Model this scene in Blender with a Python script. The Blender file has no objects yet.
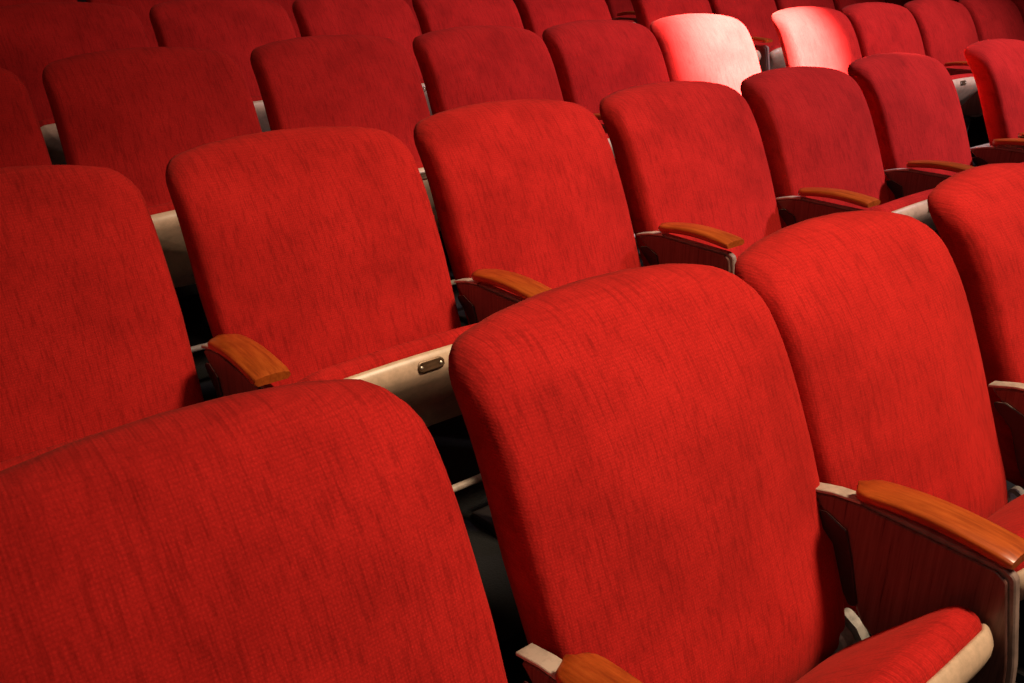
import bpy, math, random
from mathutils import Vector, Matrix
random.seed(7)
scene = bpy.context.scene
COL = scene.collection
PI = math.pi

# ------------------------------------------------------------------ layout
PITCH = 0.55                                     # seat spacing along a row
ROW_Y = [0.0, 0.876, 1.752, 2.628, 3.504]        # depth of the rows
ROW_Z = [0.0, 0.098, 0.199, 0.300, 0.400]        # floor height of the rows
ROW_X = [-0.516, 0.0, -0.0064, -0.005, -0.005]
BREAK = 0.185                                    # wider joint between the two blocks of seats

# ------------------------------------------------------------------ helpers
def link(o):
    COL.objects.link(o); return o

def mesh_obj(name, verts, faces, mats, parent=None, smooth=True, mat_idx=None):
    me = bpy.data.meshes.new(name)
    me.from_pydata([tuple(v) for v in verts], [], faces)
    if not isinstance(mats, (list, tuple)): mats = [mats]
    for m in mats: me.materials.append(m)
    if mat_idx:
        for p, i in zip(me.polygons, mat_idx): p.material_index = i
    if smooth:
        me.polygons.foreach_set('use_smooth', [True]*len(me.polygons))
    me.update()
    o = link(bpy.data.objects.new(name, me))
    if parent: o.parent = parent
    return o

def recalc(o):
    import bmesh
    bm = bmesh.new(); bm.from_mesh(o.data)
    bmesh.ops.recalc_face_normals(bm, faces=bm.faces[:])
    bm.to_mesh(o.data); bm.free()
    return o

def rings_mesh(rings, cap0=True, cap1=True):
    """rings: list of closed loops with equal counts -> verts, faces"""
    n = len(rings[0]); verts = []; faces = []
    for r in rings: verts += r
    for k in range(len(rings)-1):
        for i in range(n):
            j = (i+1) % n
            faces.append((k*n+i, k*n+j, (k+1)*n+j, (k+1)*n+i))
    if cap0: faces.append(tuple(reversed(range(n))))
    if cap1: faces.append(tuple(range((len(rings)-1)*n, len(rings)*n)))
    return verts, faces

def rounded_poly(pts, rad, seg=5):
    """pts: [(x,y)] polygon, rad: one radius per corner -> rounded outline"""
    out = []
    n = len(pts)
    for i in range(n):
        p0, p1, p2 = Vector(pts[i-1]), Vector(pts[i]), Vector(pts[(i+1) % n])
        r = rad[i] if isinstance(rad, (list, tuple)) else rad
        a = (p0-p1).normalized(); b = (p2-p1).normalized()
        ang = a.angle(b)
        if r <= 0 or ang > PI-0.02:
            out.append(tuple(p1)); continue
        t = min(r/math.tan(ang/2), (p0-p1).length*.49, (p2-p1).length*.49)
        rr = t*math.tan(ang/2)
        c = p1 + (a+b).normalized()*(rr/math.sin(ang/2))
        s = p1+a*t; e = p1+b*t
        a0 = math.atan2(s.y-c.y, s.x-c.x); a1 = math.atan2(e.y-c.y, e.x-c.x)
        d = a1-a0
        while d > PI: d -= 2*PI
        while d < -PI: d += 2*PI
        for k in range(seg+1):
            q = a0+d*k/seg
            out.append((c.x+rr*math.cos(q), c.y+rr*math.sin(q)))
    return out

def inset_poly(pts, d):
    n = len(pts); out = []
    area = sum(pts[i-1][0]*pts[i][1]-pts[i][0]*pts[i-1][1] for i in range(n))
    sg = 1 if area > 0 else -1
    for i in range(n):
        a = Vector(pts[i])-Vector(pts[i-1]); b = Vector(pts[(i+1) % n])-Vector(pts[i])
        na = Vector((-a.y, a.x)).normalized()*sg if a.length > 1e-9 else Vector((0, 0))
        nb = Vector((-b.y, b.x)).normalized()*sg if b.length > 1e-9 else Vector((0, 0))
        m = (na+nb)
        if m.length < 1e-6: m = na
        m.normalize()
        out.append((pts[i][0]+m.x*d, pts[i][1]+m.y*d))
    return out

def slab_x(outline, x0, x1, bev=0.002):
    """outline in (y,z) extruded along x with a small rounded edge"""
    ins = inset_poly(outline, bev)
    R = [[(x0, p[0], p[1]) for p in ins], [(x0+bev, p[0], p[1]) for p in outline],
         [(x1-bev, p[0], p[1]) for p in outline], [(x1, p[0], p[1]) for p in ins]]
    return rings_mesh(R)

def merge(*parts):
    V = []; F = []; I = []
    for k, pf in enumerate(parts):
        v, f = pf
        b = len(V); V += v
        F += [tuple(i+b for i in q) for q in f]; I += [k]*len(f)
    return V, F, I

def sharp(o, ang=35):
    for e in o.data.edges: pass
    o.data.set_sharp_from_angle(angle=math.radians(ang))
    return o

# ------------------------------------------------------------------ materials
def new_mat(name):
    m = bpy.data.materials.new(name); m.use_nodes = True
    nt = m.node_tree; b = nt.nodes['Principled BSDF']
    return m, nt, b

def N(nt, t, **kw):
    n = nt.nodes.new(t)
    for k, v in kw.items():
        if k in n.inputs: n.inputs[k].default_value = v
        else: setattr(n, k, v)
    return n

def ramp(nt, fac, stops):
    r = nt.nodes.new('ShaderNodeValToRGB')
    el = r.color_ramp.elements
    while len(el) < len(stops): el.new(0.5)
    for e, (p, c) in zip(el, stops):
        e.position = p; e.color = (*c, 1) if len(c) == 3 else c
    nt.links.new(fac, r.inputs[0]); return r.outputs[0]

def math_n(nt, op, a, b=None):
    n = nt.nodes.new('ShaderNodeMath'); n.operation = op
    for i, s in enumerate((a, b)):
        if s is None: continue
        if isinstance(s, (int, float)): n.inputs[i].default_value = s
        else: nt.links.new(s, n.inputs[i])
    return n.outputs[0]

def mix_rgb(nt, blend, fac, a, b):
    n = nt.nodes.new('ShaderNodeMix'); n.data_type = 'RGBA'; n.blend_type = blend
    for idx, s in ((0, fac), (6, a), (7, b)):
        if isinstance(s, (int, float)): n.inputs[idx].default_value = s
        elif isinstance(s, tuple): n.inputs[idx].default_value = (*s, 1) if len(s) == 3 else s
        else: nt.links.new(s, n.inputs[idx])
    return n.outputs[2]

def coords(nt, scale, rand=True):
    tc = nt.nodes.new('ShaderNodeTexCoord')
    src = tc.outputs['Object']
    if rand:
        oi = nt.nodes.new('ShaderNodeObjectInfo')
        mul = math_n(nt, 'MULTIPLY', oi.outputs['Random'], 37.0)
        add = nt.nodes.new('ShaderNodeVectorMath'); add.operation = 'ADD'
        nt.links.new(src, add.inputs[0]); nt.links.new(mul, add.inputs[1])
        src = add.outputs[0]
    mp = nt.nodes.new('ShaderNodeMapping'); mp.inputs['Scale'].default_value = scale
    nt.links.new(src, mp.inputs[0])
    return mp.outputs[0]

def noise(nt, vec, scale, detail=3, rough=.55):
    n = N(nt, 'ShaderNodeTexNoise', Scale=scale, Detail=detail, Roughness=rough)
    nt.links.new(vec, n.inputs['Vector']); return n.outputs['Fac']

def wave(nt, vec, direction, scale, dist=0.0, dscale=1.0):
    n = N(nt, 'ShaderNodeTexWave', Scale=scale, Distortion=dist)
    n.inputs['Detail Scale'].default_value = dscale
    n.bands_direction = direction
    nt.links.new(vec, n.inputs['Vector']); return n.outputs['Fac']

def fabric():
    m, nt, b = new_mat('red_upholstery')
    c1 = coords(nt, (1, 1, 1))
    big = noise(nt, c1, 7, 4, .6)
    col = ramp(nt, big, [(.30, (.43, .0130, .0112)), (.52, (.55, .0172, .0148)), (.72, (.62, .0205, .0175))])
    # vertical slubs and stains of the worn weave
    c2 = coords(nt, (210, 12, 26))
    slub = ramp(nt, noise(nt, c2, 1, 3, .6), [(.36, (.45, .45, .45)), (.5, (1, 1, 1))])
    col = mix_rgb(nt, 'MULTIPLY', .42, col, slub)
    c3 = coords(nt, (44, 3, 6))
    str_ = ramp(nt, noise(nt, c3, 1, 4, .65), [(.32, (.55, .5, .5)), (.55, (1, 1, 1))])
    col = mix_rgb(nt, 'MULTIPLY', .14, col, str_)
    # woven threads
    cw = coords(nt, (1, 1, 1), rand=False)
    wx = wave(nt, cw, 'X', 84, .8, 3); wz = wave(nt, cw, 'Z', 84, .8, 3)
    weave = math_n(nt, 'MULTIPLY', wx, wz)
    wv = ramp(nt, weave, [(.0, (.72, .70, .70)), (.6, (1.05, 1.05, 1.05))])
    col = mix_rgb(nt, 'MULTIPLY', .4, col, wv)
    fine = ramp(nt, noise(nt, coords(nt, (320, 320, 320)), 1, 2, .7), [(.3, (.72, .72, .72)), (.7, (1.12, 1.12, 1.12))])
    col = mix_rgb(nt, 'MULTIPLY', .75, col, fine)
    nt.links.new(col, b.inputs['Base Color'])
    b.inputs['Roughness'].default_value = .95
    b.inputs['Specular IOR Level'].default_value = .08
    b.inputs['Sheen Weight'].default_value = .08
    b.inputs['Sheen Roughness'].default_value = .6
    b.inputs['Sheen Tint'].default_value = (1, .22, .16, 1)
    bp = N(nt, 'ShaderNodeBump', Strength=.15, Distance=.001)
    nt.links.new(weave, bp.inputs['Height'])
    bp2 = N(nt, 'ShaderNodeBump', Strength=.35, Distance=.012)
    nt.links.new(big, bp2.inputs['Height']); nt.links.new(bp.outputs[0], bp2.inputs['Normal'])
    nt.links.new(bp2.outputs[0], b.inputs['Normal'])
    return m

def wood_pad():
    m, nt, b = new_mat('varnished_armrest_wood')
    g = noise(nt, coords(nt, (160, 9, 120)), 1, 5, .65)
    col = ramp(nt, g, [(.3, (.28, .042, .006)), (.5, (.44, .075, .010)), (.7, (.54, .105, .016))])
    wear = ramp(nt, noise(nt, coords(nt, (22, 9, 20)), 1, 3, .6), [(.35, (.6, .55, .5)), (.55, (1, 1, 1))])
    col = mix_rgb(nt, 'MULTIPLY', .6, col, wear)
    nt.links.new(col, b.inputs['Base Color'])
    b.inputs['Roughness'].default_value = .32
    b.inputs['Coat Weight'].default_value = .35; b.inputs['Coat Roughness'].default_value = .2
    bp = N(nt, 'ShaderNodeBump', Strength=.15, Distance=.002)
    nt.links.new(g, bp.inputs['Height']); nt.links.new(bp.outputs[0], b.inputs['Normal'])
    return m

def laminate():
    m, nt, b = new_mat('dark_grained_side_panel')
    g = noise(nt, coords(nt, (40, 190, 7)), 1, 5, .7)
    col = ramp(nt, g, [(.30, (.030, .009, .008)), (.42, (.130, .048, .038)), (.65, (.190, .076, .060))])
    nt.links.new(col, b.inputs['Base Color'])
    b.inputs['Roughness'].default_value = .45
    return m

def painted(name, base, rough, metal=0.0, chips=.25):
    m, nt, b = new_mat(name)
    g = noise(nt, coords(nt, (30, 30, 30)), 1, 5, .7)
    lo = tuple(c*(1-chips) for c in base)
    col = ramp(nt, g, [(.32, lo), (.55, base)])
    nt.links.new(col, b.inputs['Base Color'])
    b.inputs['Roughness'].default_value = rough; b.inputs['Metallic'].default_value = metal
    return m

def carpet():
    m, nt, b = new_mat('dark_floor_carpet')
    g = noise(nt, coords(nt, (1, 1, 1), rand=False), 220, 2, .7)
    col = ramp(nt, g, [(.3, (.002, .0014, .0014)), (.7, (.007, .0045, .0045))])
    nt.links.new(col, b.inputs['Base Color']); b.inputs['Roughness'].default_value = .95
    bp = N(nt, 'ShaderNodeBump', Strength=.5, Distance=.004)
    nt.links.new(g, bp.inputs['Height']); nt.links.new(bp.outputs[0], b.inputs['Normal'])
    return m

M_FAB = fabric(); M_WOOD = wood_pad(); M_LAM = laminate()
M_PAN = painted('beige_painted_steel', (.68, .45, .31), .38)
M_EDGE = painted('worn_beige_steel_edge', (.55, .42, .34), .4, 0, .4)
M_RIM = painted('scuffed_brown_steel_rim', (.30, .19, .16), .45, 0, .4)
M_DARK = painted('dark_bracket_shaded_leg_steel', (.020, .014, .013), .5)
M_HINGE = painted('grey_cast_hinge', (.34, .29, .26), .5, .2, .6)
M_PLATE = painted('tarnished_number_plate', (.16, .085, .045), .4, .5, .5)
M_RIVET = painted('bright_rivet', (.75, .62, .5), .3, .5)
M_FLOOR = carpet()

# ------------------------------------------------------------------ seat shapes
PROF = [(.24, -.258), (.32, -.256), (.41, -.238), (.50, -.196), (.58, -.163), (.67, -.125), (.75, -.090), (.80, -.062), (.85, -.022), (.90, .030)]
def yprof(z):
    if z <= PROF[0][0]: return PROF[0][1]
    for (a, ya), (b, yb) in zip(PROF, PROF[1:]):
        if z <= b: return ya+(yb-ya)*(z-a)/(b-a)
    return PROF[-1][1]+(z-PROF[-1][0])*.9
def ysm(z):                                       # smoothed profile
    return sum(yprof(z+d) for d in (-.05, -.03, -.015, 0, .015, .03, .05))/7

def back_mesh():
    hw, zb, zt = .2525, .334, .868
    # outline, anticlockwise seen from the front, arched top and soft corners
    top = [(hw-.002, zt-.004), (hw*.62, zt+.014), (hw*.30, zt+.021), (0, zt+.023), (-hw*.30, zt+.021), (-hw*.62, zt+.014), (-hw+.002, zt-.004)]
    pts = [(-hw+.016, zb), (0, zb-.006), (hw-.016, zb), (hw-.006, zb+.09), (hw+.002, zb+.30)] + top + [(-hw-.002, zb+.30), (-hw+.006, zb+.09)]
    rad = [.085, .3, .085, .2, .2] + [.053, .25, .2, .2, .2, .25, .053] + [.2, .2]
    ol = rounded_poly(pts, rad, 8)
    # resample evenly
    P = [Vector(p) for p in ol]
    L = [0]
    for i in range(len(P)): L.append(L[-1]+(P[(i+1) % len(P)]-P[i]).length)
    n = 132; out = []
    k = 0
    for i in range(n):
        t = L[-1]*i/n
        while L[k+1] < t: k += 1
        f = (t-L[k])/(L[k+1]-L[k]+1e-12)
        out.append(P[k].lerp(P[(k+1) % len(P)], f))
    c = Vector((0, (zb+zt)/2))
    T = .085                                      # cushion thickness
    def ring(ins, depth, crown):
        q = inset_poly([tuple(p) for p in out], ins)
        return [(x, ysm(z)+depth*1.06, z) for x, z in q]
    rings = []
    # rear face first
    core = [Vector(p) for p in inset_poly([tuple(p) for p in out], .02)]
    for s in (.15, .5, .85):
        rings.append([(p.x*s, ysm(c.y+(p.y-c.y)*s)+T*1.06, c.y+(p.y-c.y)*s) for p in core])
    rings.append(ring(.02, T, 0)); rings.append(ring(.008, T-.003, 0)); rings.append(ring(.001, T-.012, 0))
    rings.append(ring(-.002, T*.6, 0)); rings.append(ring(-.002, T*.38, 0))
    # rounded front edge
    rings.append(ring(-.001, .0245, 0))
    for a in (10, 30, 48, 64, 80):
        r = math.radians(a); R = .022
        rings.append(ring(.001+R*(1-math.cos(r)), .022-R*math.sin(r), 0))
    edge = [Vector(p) for p in inset_poly([tuple(p) for p in out], .0225)]
    K = 9
    for j in range(1, K+1):
        s = 1-j/(K+.6)
        row = []
        for p in edge:
            x, z = p.x*s, c.y+(p.y-c.y)*s
            u = max(0, 1-(p.x*s/hw)**2); w = max(0, 1-(s*s))
            puff = .020*(1-s**2.2)
            row.append((x, ysm(z)-puff, z))
        rings.append(row)
    v, f = rings_mesh(rings, True, False)
    # close the centre
    b = (len(rings)-1)*n; v.append((0, ysm(c.y)-.0205, c.y)); e = len(v)-1
    for i in range(n): f.append((b+i, b+(i+1) % n, e))
    return v, f

# the tipped-up seat: local a = from hinge end to front lip, t = thickness (towards the back), turned into (y,z)
TILT = math.radians(51)
LIP = (-.452, .577)                                # where the front lip of the pan ends up
def seat_pt(x, a, t):
    # a = distance back from the lip along the seat, t = height above the pan lip (upholstered side)
    dy, dz = -math.cos(TILT), math.sin(TILT)       # hinge -> lip
    ny, nz = math.sin(TILT), math.cos(TILT)        # pan -> cushion
    return (x, LIP[0]-dy*a+ny*t, LIP[1]-dz*a+nz*t)

SEAT_L, SEAT_HW = .30, .236
def seat_outline(hw, a0, a1, bow=.016, n=14):
    """outline in (x,a): bowed front edge at a0, narrower rear at a1"""
    pts = [(-hw*.94, a1), (hw*.94, a1), (hw, a1-.09), (hw, a0+.035)]
    for i in range(1, n):
        s = 1-2*i/n
        pts.append((s*(hw-.005), a0+bow*s*s*1.0))
    pts += [(-hw, a0+.035), (-hw, a1-.09)]
    rad = [.05, .05, .1, .03] + [.02]*(n-1) + [.03, .1]
    return rounded_poly(pts, rad, 4)

def cushion_mesh():
    ol = seat_outline(SEAT_HW-.003, 0.003, SEAT_L-.02)
    cx, ca = 0, SEAT_L*.5
    T = .042
    def ring(ins, t):
        if ins > .012:
            kx, ka = 1-ins/SEAT_HW, 1-ins/(SEAT_L*.5)
            return [seat_pt(x*kx, ca+(a-ca)*ka, t) for x, a in ol]
        return [seat_pt(x, a, t) for x, a in inset_poly(ol, ins)]
    R = [ring(.012, -.003), ring(.001, 0), ring(-.002, .012), ring(-.001, .018), ring(.003, .027), ring(.010, .035), ring(.020, .0397), ring(.034, T)]
    base = [(x*(1-.034/SEAT_HW), ca+(a-ca)*(1-.034/(SEAT_L*.5))) for x, a in ol]
    for s in (.85, .68, .5, .3, .12):
        R.append([seat_pt(x*s, ca+(a-ca)*s, T+.009*(1-s*s)) for x, a in base])
    return rings_mesh(R)

def pan_mesh():
    ol = seat_outline(SEAT_HW, 0, SEAT_L)
    ca = SEAT_L*.52
    def ring(ins, t):
        return [seat_pt(x, a, t) for x, a in inset_poly(ol, ins)]
    def big(ins, t):
        return [seat_pt(x*(1-ins/SEAT_HW), ca+(a-ca)*(1-ins/(SEAT_L*.5)), t) for x, a in ol]
    R = [ring(.007, .001), ring(.0035, .0028), ring(0, .001), ring(-.001, -.004), ring(.001, -.012), ring(.0045, -.020), big(.010, -.027), big(.020, -.033), big(.042, -.038)]
    base = [(x*(1-.042/SEAT_HW), ca+(a-ca)*(1-.042/(SEAT_L*.5))) for x, a in ol]
    for s in (.8, .55, .3, .1):
        R.append([seat_pt(x*s, ca+(a-ca)*s, -.038-.012*(1-s*s)) for x, a in base])
    return rings_mesh(R)

def plate_mesh():
    """oval number plate riveted on the front roll of the pan"""
    def on_pan(x, s):
        # s: arc position down from the lip over the rolled front
        tab = [(-.012, .000, .002), (0.0, -.001, -.004), (.0085, .001, -.012), (.017, .0045, -.020), (.026, .010, -.027), (.038, .020, -.033), (.060, .042, -.038)]
        for (s0, a0, t0), (s1, a1, t1) in zip(tab, tab[1:]):
            if s <= s1:
                f = (s-s0)/(s1-s0); return (x, a0+(a1-a0)*f, t0+(t1-t0)*f)
        return (x, tab[-1][1], tab[-1][2])
    s0 = .020
    def oval(w, h, lift, nn=28):
        o = []
        for i in range(nn):
            q = 2*PI*i/nn
            ex = 1 if math.cos(q) > 0 else -1
            x = (w-h)*ex+h*math.cos(q); d = h*math.sin(q)
            xx, a, t = on_pan(x, s0-d)
            o.append(seat_pt(xx, a-lift*.45, t-lift*.45))
        return o
    W, H = .027, .0105
    body = rings_mesh([oval(W, H, -.001), oval(W, H, .0022), oval(W-.0015, H-.0015, .0034), oval(W-.003, H-.003, .0034), oval(W-.0045, H-.0045, .0020), oval(.010, .002, .0020)])
    riv = []
    for sx in (-1, 1):
        cxv = sx*(W-.0075)
        rings = []
        for (r, l) in ((.0028, .0015), (.0028, .0035), (.0018, .0048), (.0006, .0052)):
            o = []
            for i in range(10):
                q = 2*PI*i/10
                xx, a, t = on_pan(cxv+r*math.cos(q), s0-r*math.sin(q))
                o.append(seat_pt(xx, a-l*.45, t-l*.45))
            rings.append(o)
        riv.append(rings_mesh(rings))
    v, f, idx = merge(body, *riv)
    return v, f, [0 if i == 0 else 1 for i in idx]

AX = PITCH/2                                       # arm standard centre
STD = [(-.150, .568), (-.192, .580), (-.236, .586), (-.43, .586), (-.447, .580), (-.470, .455), (-.475, .400), (-.435, .372), (-.345, .362), (-.298, .366), (-.262, .388), (-.246, .420), (-.205, .520), (-.160, .555)]
def standard_mesh():
    ol = rounded_poly(STD, [.006, .02, .02, .02, .012, .1, .03, .03, .05, .04, .03, .05, .05, .01], 4)
    plate = slab_x(ol, AX-.007, AX+.007, .002)
    cap = slab_x(rounded_poly([(-.150, .5685), (-.192, .5805), (-.236, .5868), (-.236, .5815), (-.193, .5755), (-.150, .563)], [.001]*6, 2), AX-.0125, AX+.0125, .001)
    leg = slab_x(rounded_poly([(-.40, .38), (-.30, .38), (-.285, .20), (-.29, .02), (-.39, .02), (-.385, .20)], [.01]*6, 3), AX-.007, AX+.007, .002)
    foot = slab_x(rounded_poly([(-.45, 0), (-.20, 0), (-.205, .014), (-.30, .024), (-.39, .024), (-.445, .014)], [.002, .002, .004, .01, .01, .004], 3), AX-.028, AX+.028, .003)
    return merge(plate, leg, foot, cap)

def panel_mesh():
    V = None
    ol = rounded_poly([(-.158, .561), (-.193, .5725), (-.236, .5795), (-.425, .580), (-.440, .572), (-.463, .455), (-.468, .405), (-.433, .380), (-.345, .370), (-.300, .374), (-.268, .394), (-.252, .422), (-.212, .52), (-.168, .555)],
                      [.004, .02, .02, .01, .01, .1, .02, .03, .05, .03, .03, .05, .05, .01], 4)
    L = slab_x(ol, AX-.0125, AX-.0065, .0015); R = slab_x(ol, AX+.0065, AX+.0125, .0015)
    return merge(L, R)

def bracket_mesh():
    """dark back bracket with its rolled front edge, on both faces of the standard"""
    ol = rounded_poly([(-.165, .540), (-.188, .546), (-.224, .532), (-.238, .490), (-.258, .42), (-.246, .41), (-.232, .43), (-.205, .50), (-.170, .530)], [.008]*9, 3)
    return merge(slab_x(ol, AX-.0165, AX-.0120, .0015), slab_x(ol, AX+.0120, AX+.0165, .0015))

def hinge_mesh():
    """cast hinge lug at the lower rear of the standard"""
    ol = rounded_poly([(-.208, .352), (-.224, .376), (-.252, .362), (-.282, .322), (-.270, .296), (-.236, .300), (-.216, .318)], [.010]*7, 4)
    def both(sx):
        a = AX+sx*.0065; b = AX+sx*.030
        r = [[(a, p[0], p[1]) for p in ol], [(b-sx*.004, p[0], p[1]) for p in ol], [(b, p[0], p[1]) for p in inset_poly(ol, .005)], [(b, p[0], p[1]) for p in inset_poly(ol, .016)], [(b+sx*.006, p[0], p[1]) for p in inset_poly(ol, .018)]]
        return rings_mesh(r)
    return merge(both(-1), both(1))

def pad_mesh():
    """humped wooden arm pad: rounded rear end, square front end"""
    rows = []
    nn = 22
    y0, y1 = -.222, -.447
    for k in range(nn+1):
        s = k/nn
        y = y0+(y1-y0)*s
        d = (y0-y)
        if d < .030: hw = .0295*math.sqrt(max(0, 1-(1-d/.030)**2))*.9+.003
        else: hw = .0295
        hw += .0012*s
        if s > .97: hw -= .0015
        top = .604+.0125*math.sin(PI*min(1, .08+s*.90))+.011*s
        bot = top-.016 if s > .06 else top-.012-.066*s
        if s > .985: top -= .002; bot += .002
        b = .0045
        rows.append([(AX-hw, y, bot+b), (AX-hw, y, top-b), (AX-hw+b*.35, y, top-b*.3), (AX-hw+b, y, top), (AX-hw*.4, y, top+.0022), (AX+hw*.4, y, top+.0022),
                     (AX+hw-b, y, top), (AX+hw-b*.35, y, top-b*.3), (AX+hw, y, top-b), (AX+hw, y, bot+b), (AX+hw-b, y, bot), (AX-hw+b, y, bot)])
    return rings_mesh(rows)

def rod_mesh():
    r = .0085; rings = []
    for x in (-AX+.013, AX-.013):
        rings.append([(x, -.275+r*math.cos(2*PI*i/14), .150+r*math.sin(2*PI*i/14)) for i in range(14)])
    return rings_mesh(rings)

# ------------------------------------------------------------------ prototypes (meshes shared by every copy)
def build_parts(root):
    back = recalc(mesh_obj('backrest', *back_mesh(), M_FAB, root))
    cus = recalc(mesh_obj('seat_cushion', *cushion_mesh(), M_FAB, root))
    pan = recalc(mesh_obj('seat_pan', *pan_mesh(), M_PAN, cus)); pan['label'] = 'beige painted steel underside'
    v, f, i = plate_mesh()
    pl = sharp(recalc(mesh_obj('number_plate', v, f, [M_PLATE, M_RIVET], cus, mat_idx=i)), 40)
    rod = sharp(recalc(mesh_obj('cross_rod', *rod_mesh(), M_EDGE, root)))
    std = build_arm(root)
    return root

def build_arm(root):
    v, f, i = standard_mesh()
    std = sharp(recalc(mesh_obj('arm_standard', v, f, [M_EDGE, M_DARK, M_RIM], root, mat_idx=[{0: 2, 3: 0}.get(k, 1) for k in i])))  # leg and foot coloured dark to stand for the unlit gaps between seats
    v, f, i = panel_mesh()
    sharp(recalc(mesh_obj('side_panel', v, f, M_LAM, std)))
    v, f, i = bracket_mesh()
    bk = sharp(recalc(mesh_obj('back_bracket', v, f, [M_DARK, M_EDGE], std)))
    for p in bk.data.polygons:
        if p.normal.z > .75: p.material_index = 1  # paler steel on upward faces only, a lit top bevel put into the colour
    v, f, i = hinge_mesh()
    sharp(recalc(mesh_obj('hinge', v, f, M_HINGE, std)), 30)
    pad = sharp(recalc(mesh_obj('armrest', *pad_mesh(), M_WOOD, std)), 50); pad['label'] = 'varnished orange-brown wooden armrest'
    return std

def copy_tree(o, parent=None):
    c = o.copy(); COL.objects.link(c); c.parent = parent
    for ch in list(o.children): copy_tree(ch, c)
    return c

# ------------------------------------------------------------------ camera
CAMPOS = Vector((-.1804888, -.7773594, 1.2908188))
YAW, PITCHDN, ROLL, FPX = .652021, .404049, -.015067, 884.2
fw = Vector((math.sin(YAW)*math.cos(PITCHDN), math.cos(YAW)*math.cos(PITCHDN), -math.sin(PITCHDN)))
rt = Vector((math.cos(YAW), -math.sin(YAW), 0)); up = rt.cross(fw)
r2 = rt*math.cos(ROLL)+up*math.sin(ROLL); u2 = -rt*math.sin(ROLL)+up*math.cos(ROLL)
cam = bpy.data.cameras.new('camera'); cam.sensor_width = 36; cam.lens = FPX/1024*36; cam.clip_start = .02
co = link(bpy.data.objects.new('camera', cam))
mw = Matrix((r2, u2, -fw)).transposed().to_4x4(); mw.translation = CAMPOS
co.matrix_world = mw
scene.camera = co

# ------------------------------------------------------------------ place the seats
ORD = ['first', 'second', 'third', 'fourth', 'fifth', 'sixth', 'seventh', 'eighth', 'ninth', 'tenth', 'eleventh', 'twelfth', 'thirteenth', 'fourteenth', 'fifteenth']
ROWNAME = ['nearest row', 'second row', 'third row', 'fourth row', 'rearmost row']
RANGE = [range(1, 5), range(0, 7), range(0, 11), range(1, 12), (1, 2, 3, 4, 6, 7)]
# per seat tweaks: (dx, width scale, dy, dz)
TWEAK = {(0, 1): (-.012, 1.045, 0, -.024), (0, 2): (.027, 1.05, 0, -.008), (0, 3): (.006, .985, 0, -.015), (0, 4): (.022, .93, 0, -.005),
         (1, 0): (-.006, 1, 0, -.008), (1, 1): (.004, 1, 0, -.004), (1, 3): (.012, 1, 0, -.004), (1, 4): (.020, .97, 0, -.006), (1, 5): (.012, .96, 0, 0), (1, 6): (.030, .93, 0, .003),
         (2, 1): (0, 1, 0, .004), (2, 2): (.004, 1, 0, .006), (2, 3): (.004, 1, 0, .006), (2, 6): (.018, .95, 0, 0)}
ROLLS = {(0, 1): -.004}
LOOK = {
    (0, 1): 'big red theater seat cut off by the lower left corner, beside the large center seat',
    (0, 2): 'large red theater seat at the center of the nearest row, left of the wooden armrest',
    (0, 3): 'red theater seat in the nearest row directly behind the large wooden armrest',
    (0, 4): 'red theater seat of the nearest row cut off by the right edge',
    (1, 0): 'dim red theater seat cut off by the left edge in the second row',
    (1, 1): 'red theater seat in the second row with an oval plate on its beige seat underside',
    (1, 2): 'red theater seat in the second row, right behind the large center seat',
    (1, 5): 'red theater seat in the second row, last one before the wide dark gap',
    (1, 6): 'red theater seat of the second row cut off by the right edge',
    (2, 0): 'dark red sliver of a theater seat at the left edge in the third row',
    (2, 5): 'pale pink spotlit theater seat in the third row, left of the wide gap',
    (2, 6): 'pale pink spotlit theater seat in the third row, right of the wide gap',
    (2, 7): 'bright red theater seat touching the right side of the pale pink spotlit one',
}
proto = None
for r in range(5):
    for k, c in enumerate(RANGE[r]):
        x = ROW_X[r]+c*PITCH+(BREAK if c >= 6 else 0)
        if proto is None:
            root = link(bpy.data.objects.new('theater_seat', None)); build_parts(root); proto = root
        else:
            root = copy_tree(proto)
        root.location = (x, ROW_Y[r], ROW_Z[r])
        root.rotation_euler = (0, 0, 0)
        root['label'] = LOOK.get((r, c), 'red upholstered tip-up theater seat, %s from the left in the %s' % (ORD[k], ROWNAME[r]))
        root['category'] = 'seat'
        root['group'] = 'red theater seats in rows'
        for ch in root.children:
            if ch.name.startswith('backrest'):
                if (r, c) in TWEAK:
                    dx, sx, dy, dz = TWEAK[(r, c)]
                    ch.location = (dx, dy, dz); ch.scale = (sx, 1, 1); ch.rotation_euler = (0, ROLLS.get((r, c), 0), 0)
                else:
                    ch.location = (0, 0, 0); ch.scale = (1, 1, 1); ch.rotation_euler = (0, 0, 0)
        if (r, c) == (0, 2):
            for ch in root.children:
                if ch.name.startswith('seat_cushion'): ch.location = (.024, 0, -.045)
        if (r, c) in ((1, 2), (1, 3)):
            for ch in root.children:
                if ch.name.startswith('seat_cushion'): ch.location = (0, .004, -.032)
        if c == 6:                                  # first seat past the joint carries a standard on its own left too
            for ch in list(root.children):
                if ch.name.startswith('arm_standard'):
                    s2 = copy_tree(ch, root); s2.location = (-PITCH, 0, 0)

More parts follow.
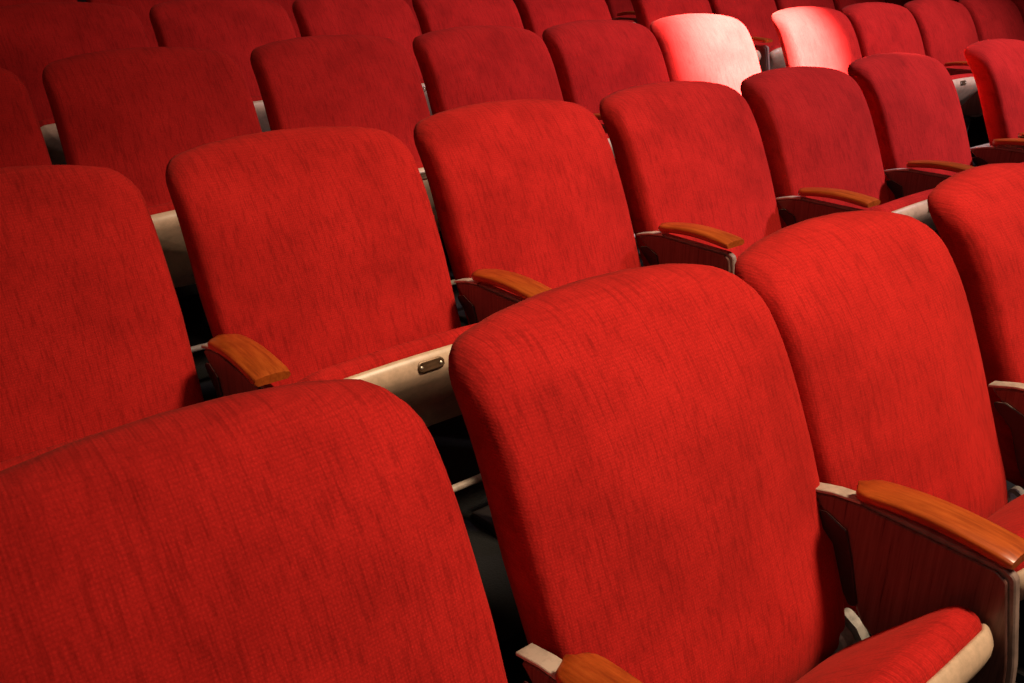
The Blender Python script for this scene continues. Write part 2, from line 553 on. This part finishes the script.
# ------------------------------------------------------------------ stepped floor
def floor():
    V = []; F = []
    prof = [(-3.0, 0.0), (ROW_Y[1]-.58, 0.0)]
    for r in range(1, 5):
        prof.append((ROW_Y[r]-.58, ROW_Z[r]))
        prof.append(((ROW_Y[r+1]-.58) if r < 4 else ROW_Y[4]+1.2, ROW_Z[r]))
    for (y, z) in prof: V += [(-3, y, z), (13, y, z)]
    n = len(prof)
    for i in range(n-1): F.append((2*i, 2*i+1, 2*i+3, 2*i+2))
    # underside, for thickness
    b = len(V)
    V += [(-3, prof[0][0], -.15), (13, prof[0][0], -.15), (13, prof[-1][0], -.15), (-3, prof[-1][0], -.15)]
    F += [(b, b+3, b+2, b+1), (0, b, b+1, 1), (2*n-2, 2*n-1, b+2, b+3)]
    F.append(tuple([b]+[2*i for i in range(n)]+[b+3])); F.append(tuple([b+1, b+2]+[2*i+1 for i in reversed(range(n))]))
    o = recalc(mesh_obj('floor', V, F, M_FLOOR, None, smooth=False)); o['kind'] = 'structure'
floor()
def wall():
    m, nt, b = new_mat('dark_wall_paint')
    g = noise(nt, coords(nt, (1, 1, 1), rand=False), 6, 4, .6)
    nt.links.new(ramp(nt, g, [(.3, (.030, .010, .009)), (.7, (.045, .014, .012))]), b.inputs['Base Color']); b.inputs['Roughness'].default_value = .8
    y0 = ROW_Y[4]+1.2
    V = [(x, y, z) for x in (-3, 13) for y in (y0, y0+.15) for z in (-.15, 4.2)]
    F = [(0, 1, 3, 2), (4, 6, 7, 5), (0, 4, 5, 1), (2, 3, 7, 6), (0, 2, 6, 4), (1, 5, 7, 3)]
    o = recalc(mesh_obj('wall_back', V, F, m, None, smooth=False)); o['kind'] = 'structure'
wall()

# ------------------------------------------------------------------ light
def spot(name, loc, target, power, size, blend, radius, col):
    l = bpy.data.lights.new(name, 'SPOT'); l.energy = power; l.spot_size = math.radians(size); l.spot_blend = blend
    l.shadow_soft_size = radius; l.color = col
    o = link(bpy.data.objects.new(name, l)); o.location = loc
    d = Vector(target)-Vector(loc); o.rotation_euler = d.to_track_quat('-Z', 'Y').to_euler()
    return o
spot('house_and_fill_spot', (1.65, -1.6, 4.0), (.98, .05, .7), 790, 46, 1.0, .30, (1, .80, .54))
spot('house_and_fill_spot', (5.0, -1.7, 4.6), (3.4, 1.15, .8), 1250, 54, 1.0, .22, (1, .86, 1.0))
spot('house_and_fill_spot', (2.3, .2, 4.6), (.9, 2.3, 1.1), 190, 55, 1.0, .22, (1, .74, .60))  # added fill that lifts the dim rear-left seats
spot('stage_spotlight', (2.3, -2.2, 5.0), (3.04, 1.70, .91), 62000, 11.9, 1.0, .05, (1, .86, .80))
def area(name, loc, target, power, size, col):
    l = bpy.data.lights.new(name, 'AREA'); l.energy = power; l.size = size; l.color = col
    o = link(bpy.data.objects.new(name, l)); o.location = loc
    o.rotation_euler = (Vector(target)-Vector(loc)).to_track_quat('-Z', 'Y').to_euler()
area('left_fill_light', (-2.6, -1.6, 3.6), (1.5, .8, .6), 12, 1.2, (1, .72, .55))  # added soft fill for left-facing sides and panels, no fitting of the hall
w = bpy.data.worlds.new('dim_hall'); scene.world = w; w.use_nodes = True
w.node_tree.nodes['Background'].inputs[0].default_value = (1, .55, .45, 1)
w.node_tree.nodes['Background'].inputs[1].default_value = .016

scene.view_settings.view_transform = 'Standard'
scene.view_settings.look = 'None'
scene.view_settings.exposure = 0
scene.view_settings.gamma = 1
scene.view_settings.use_curve_mapping = False
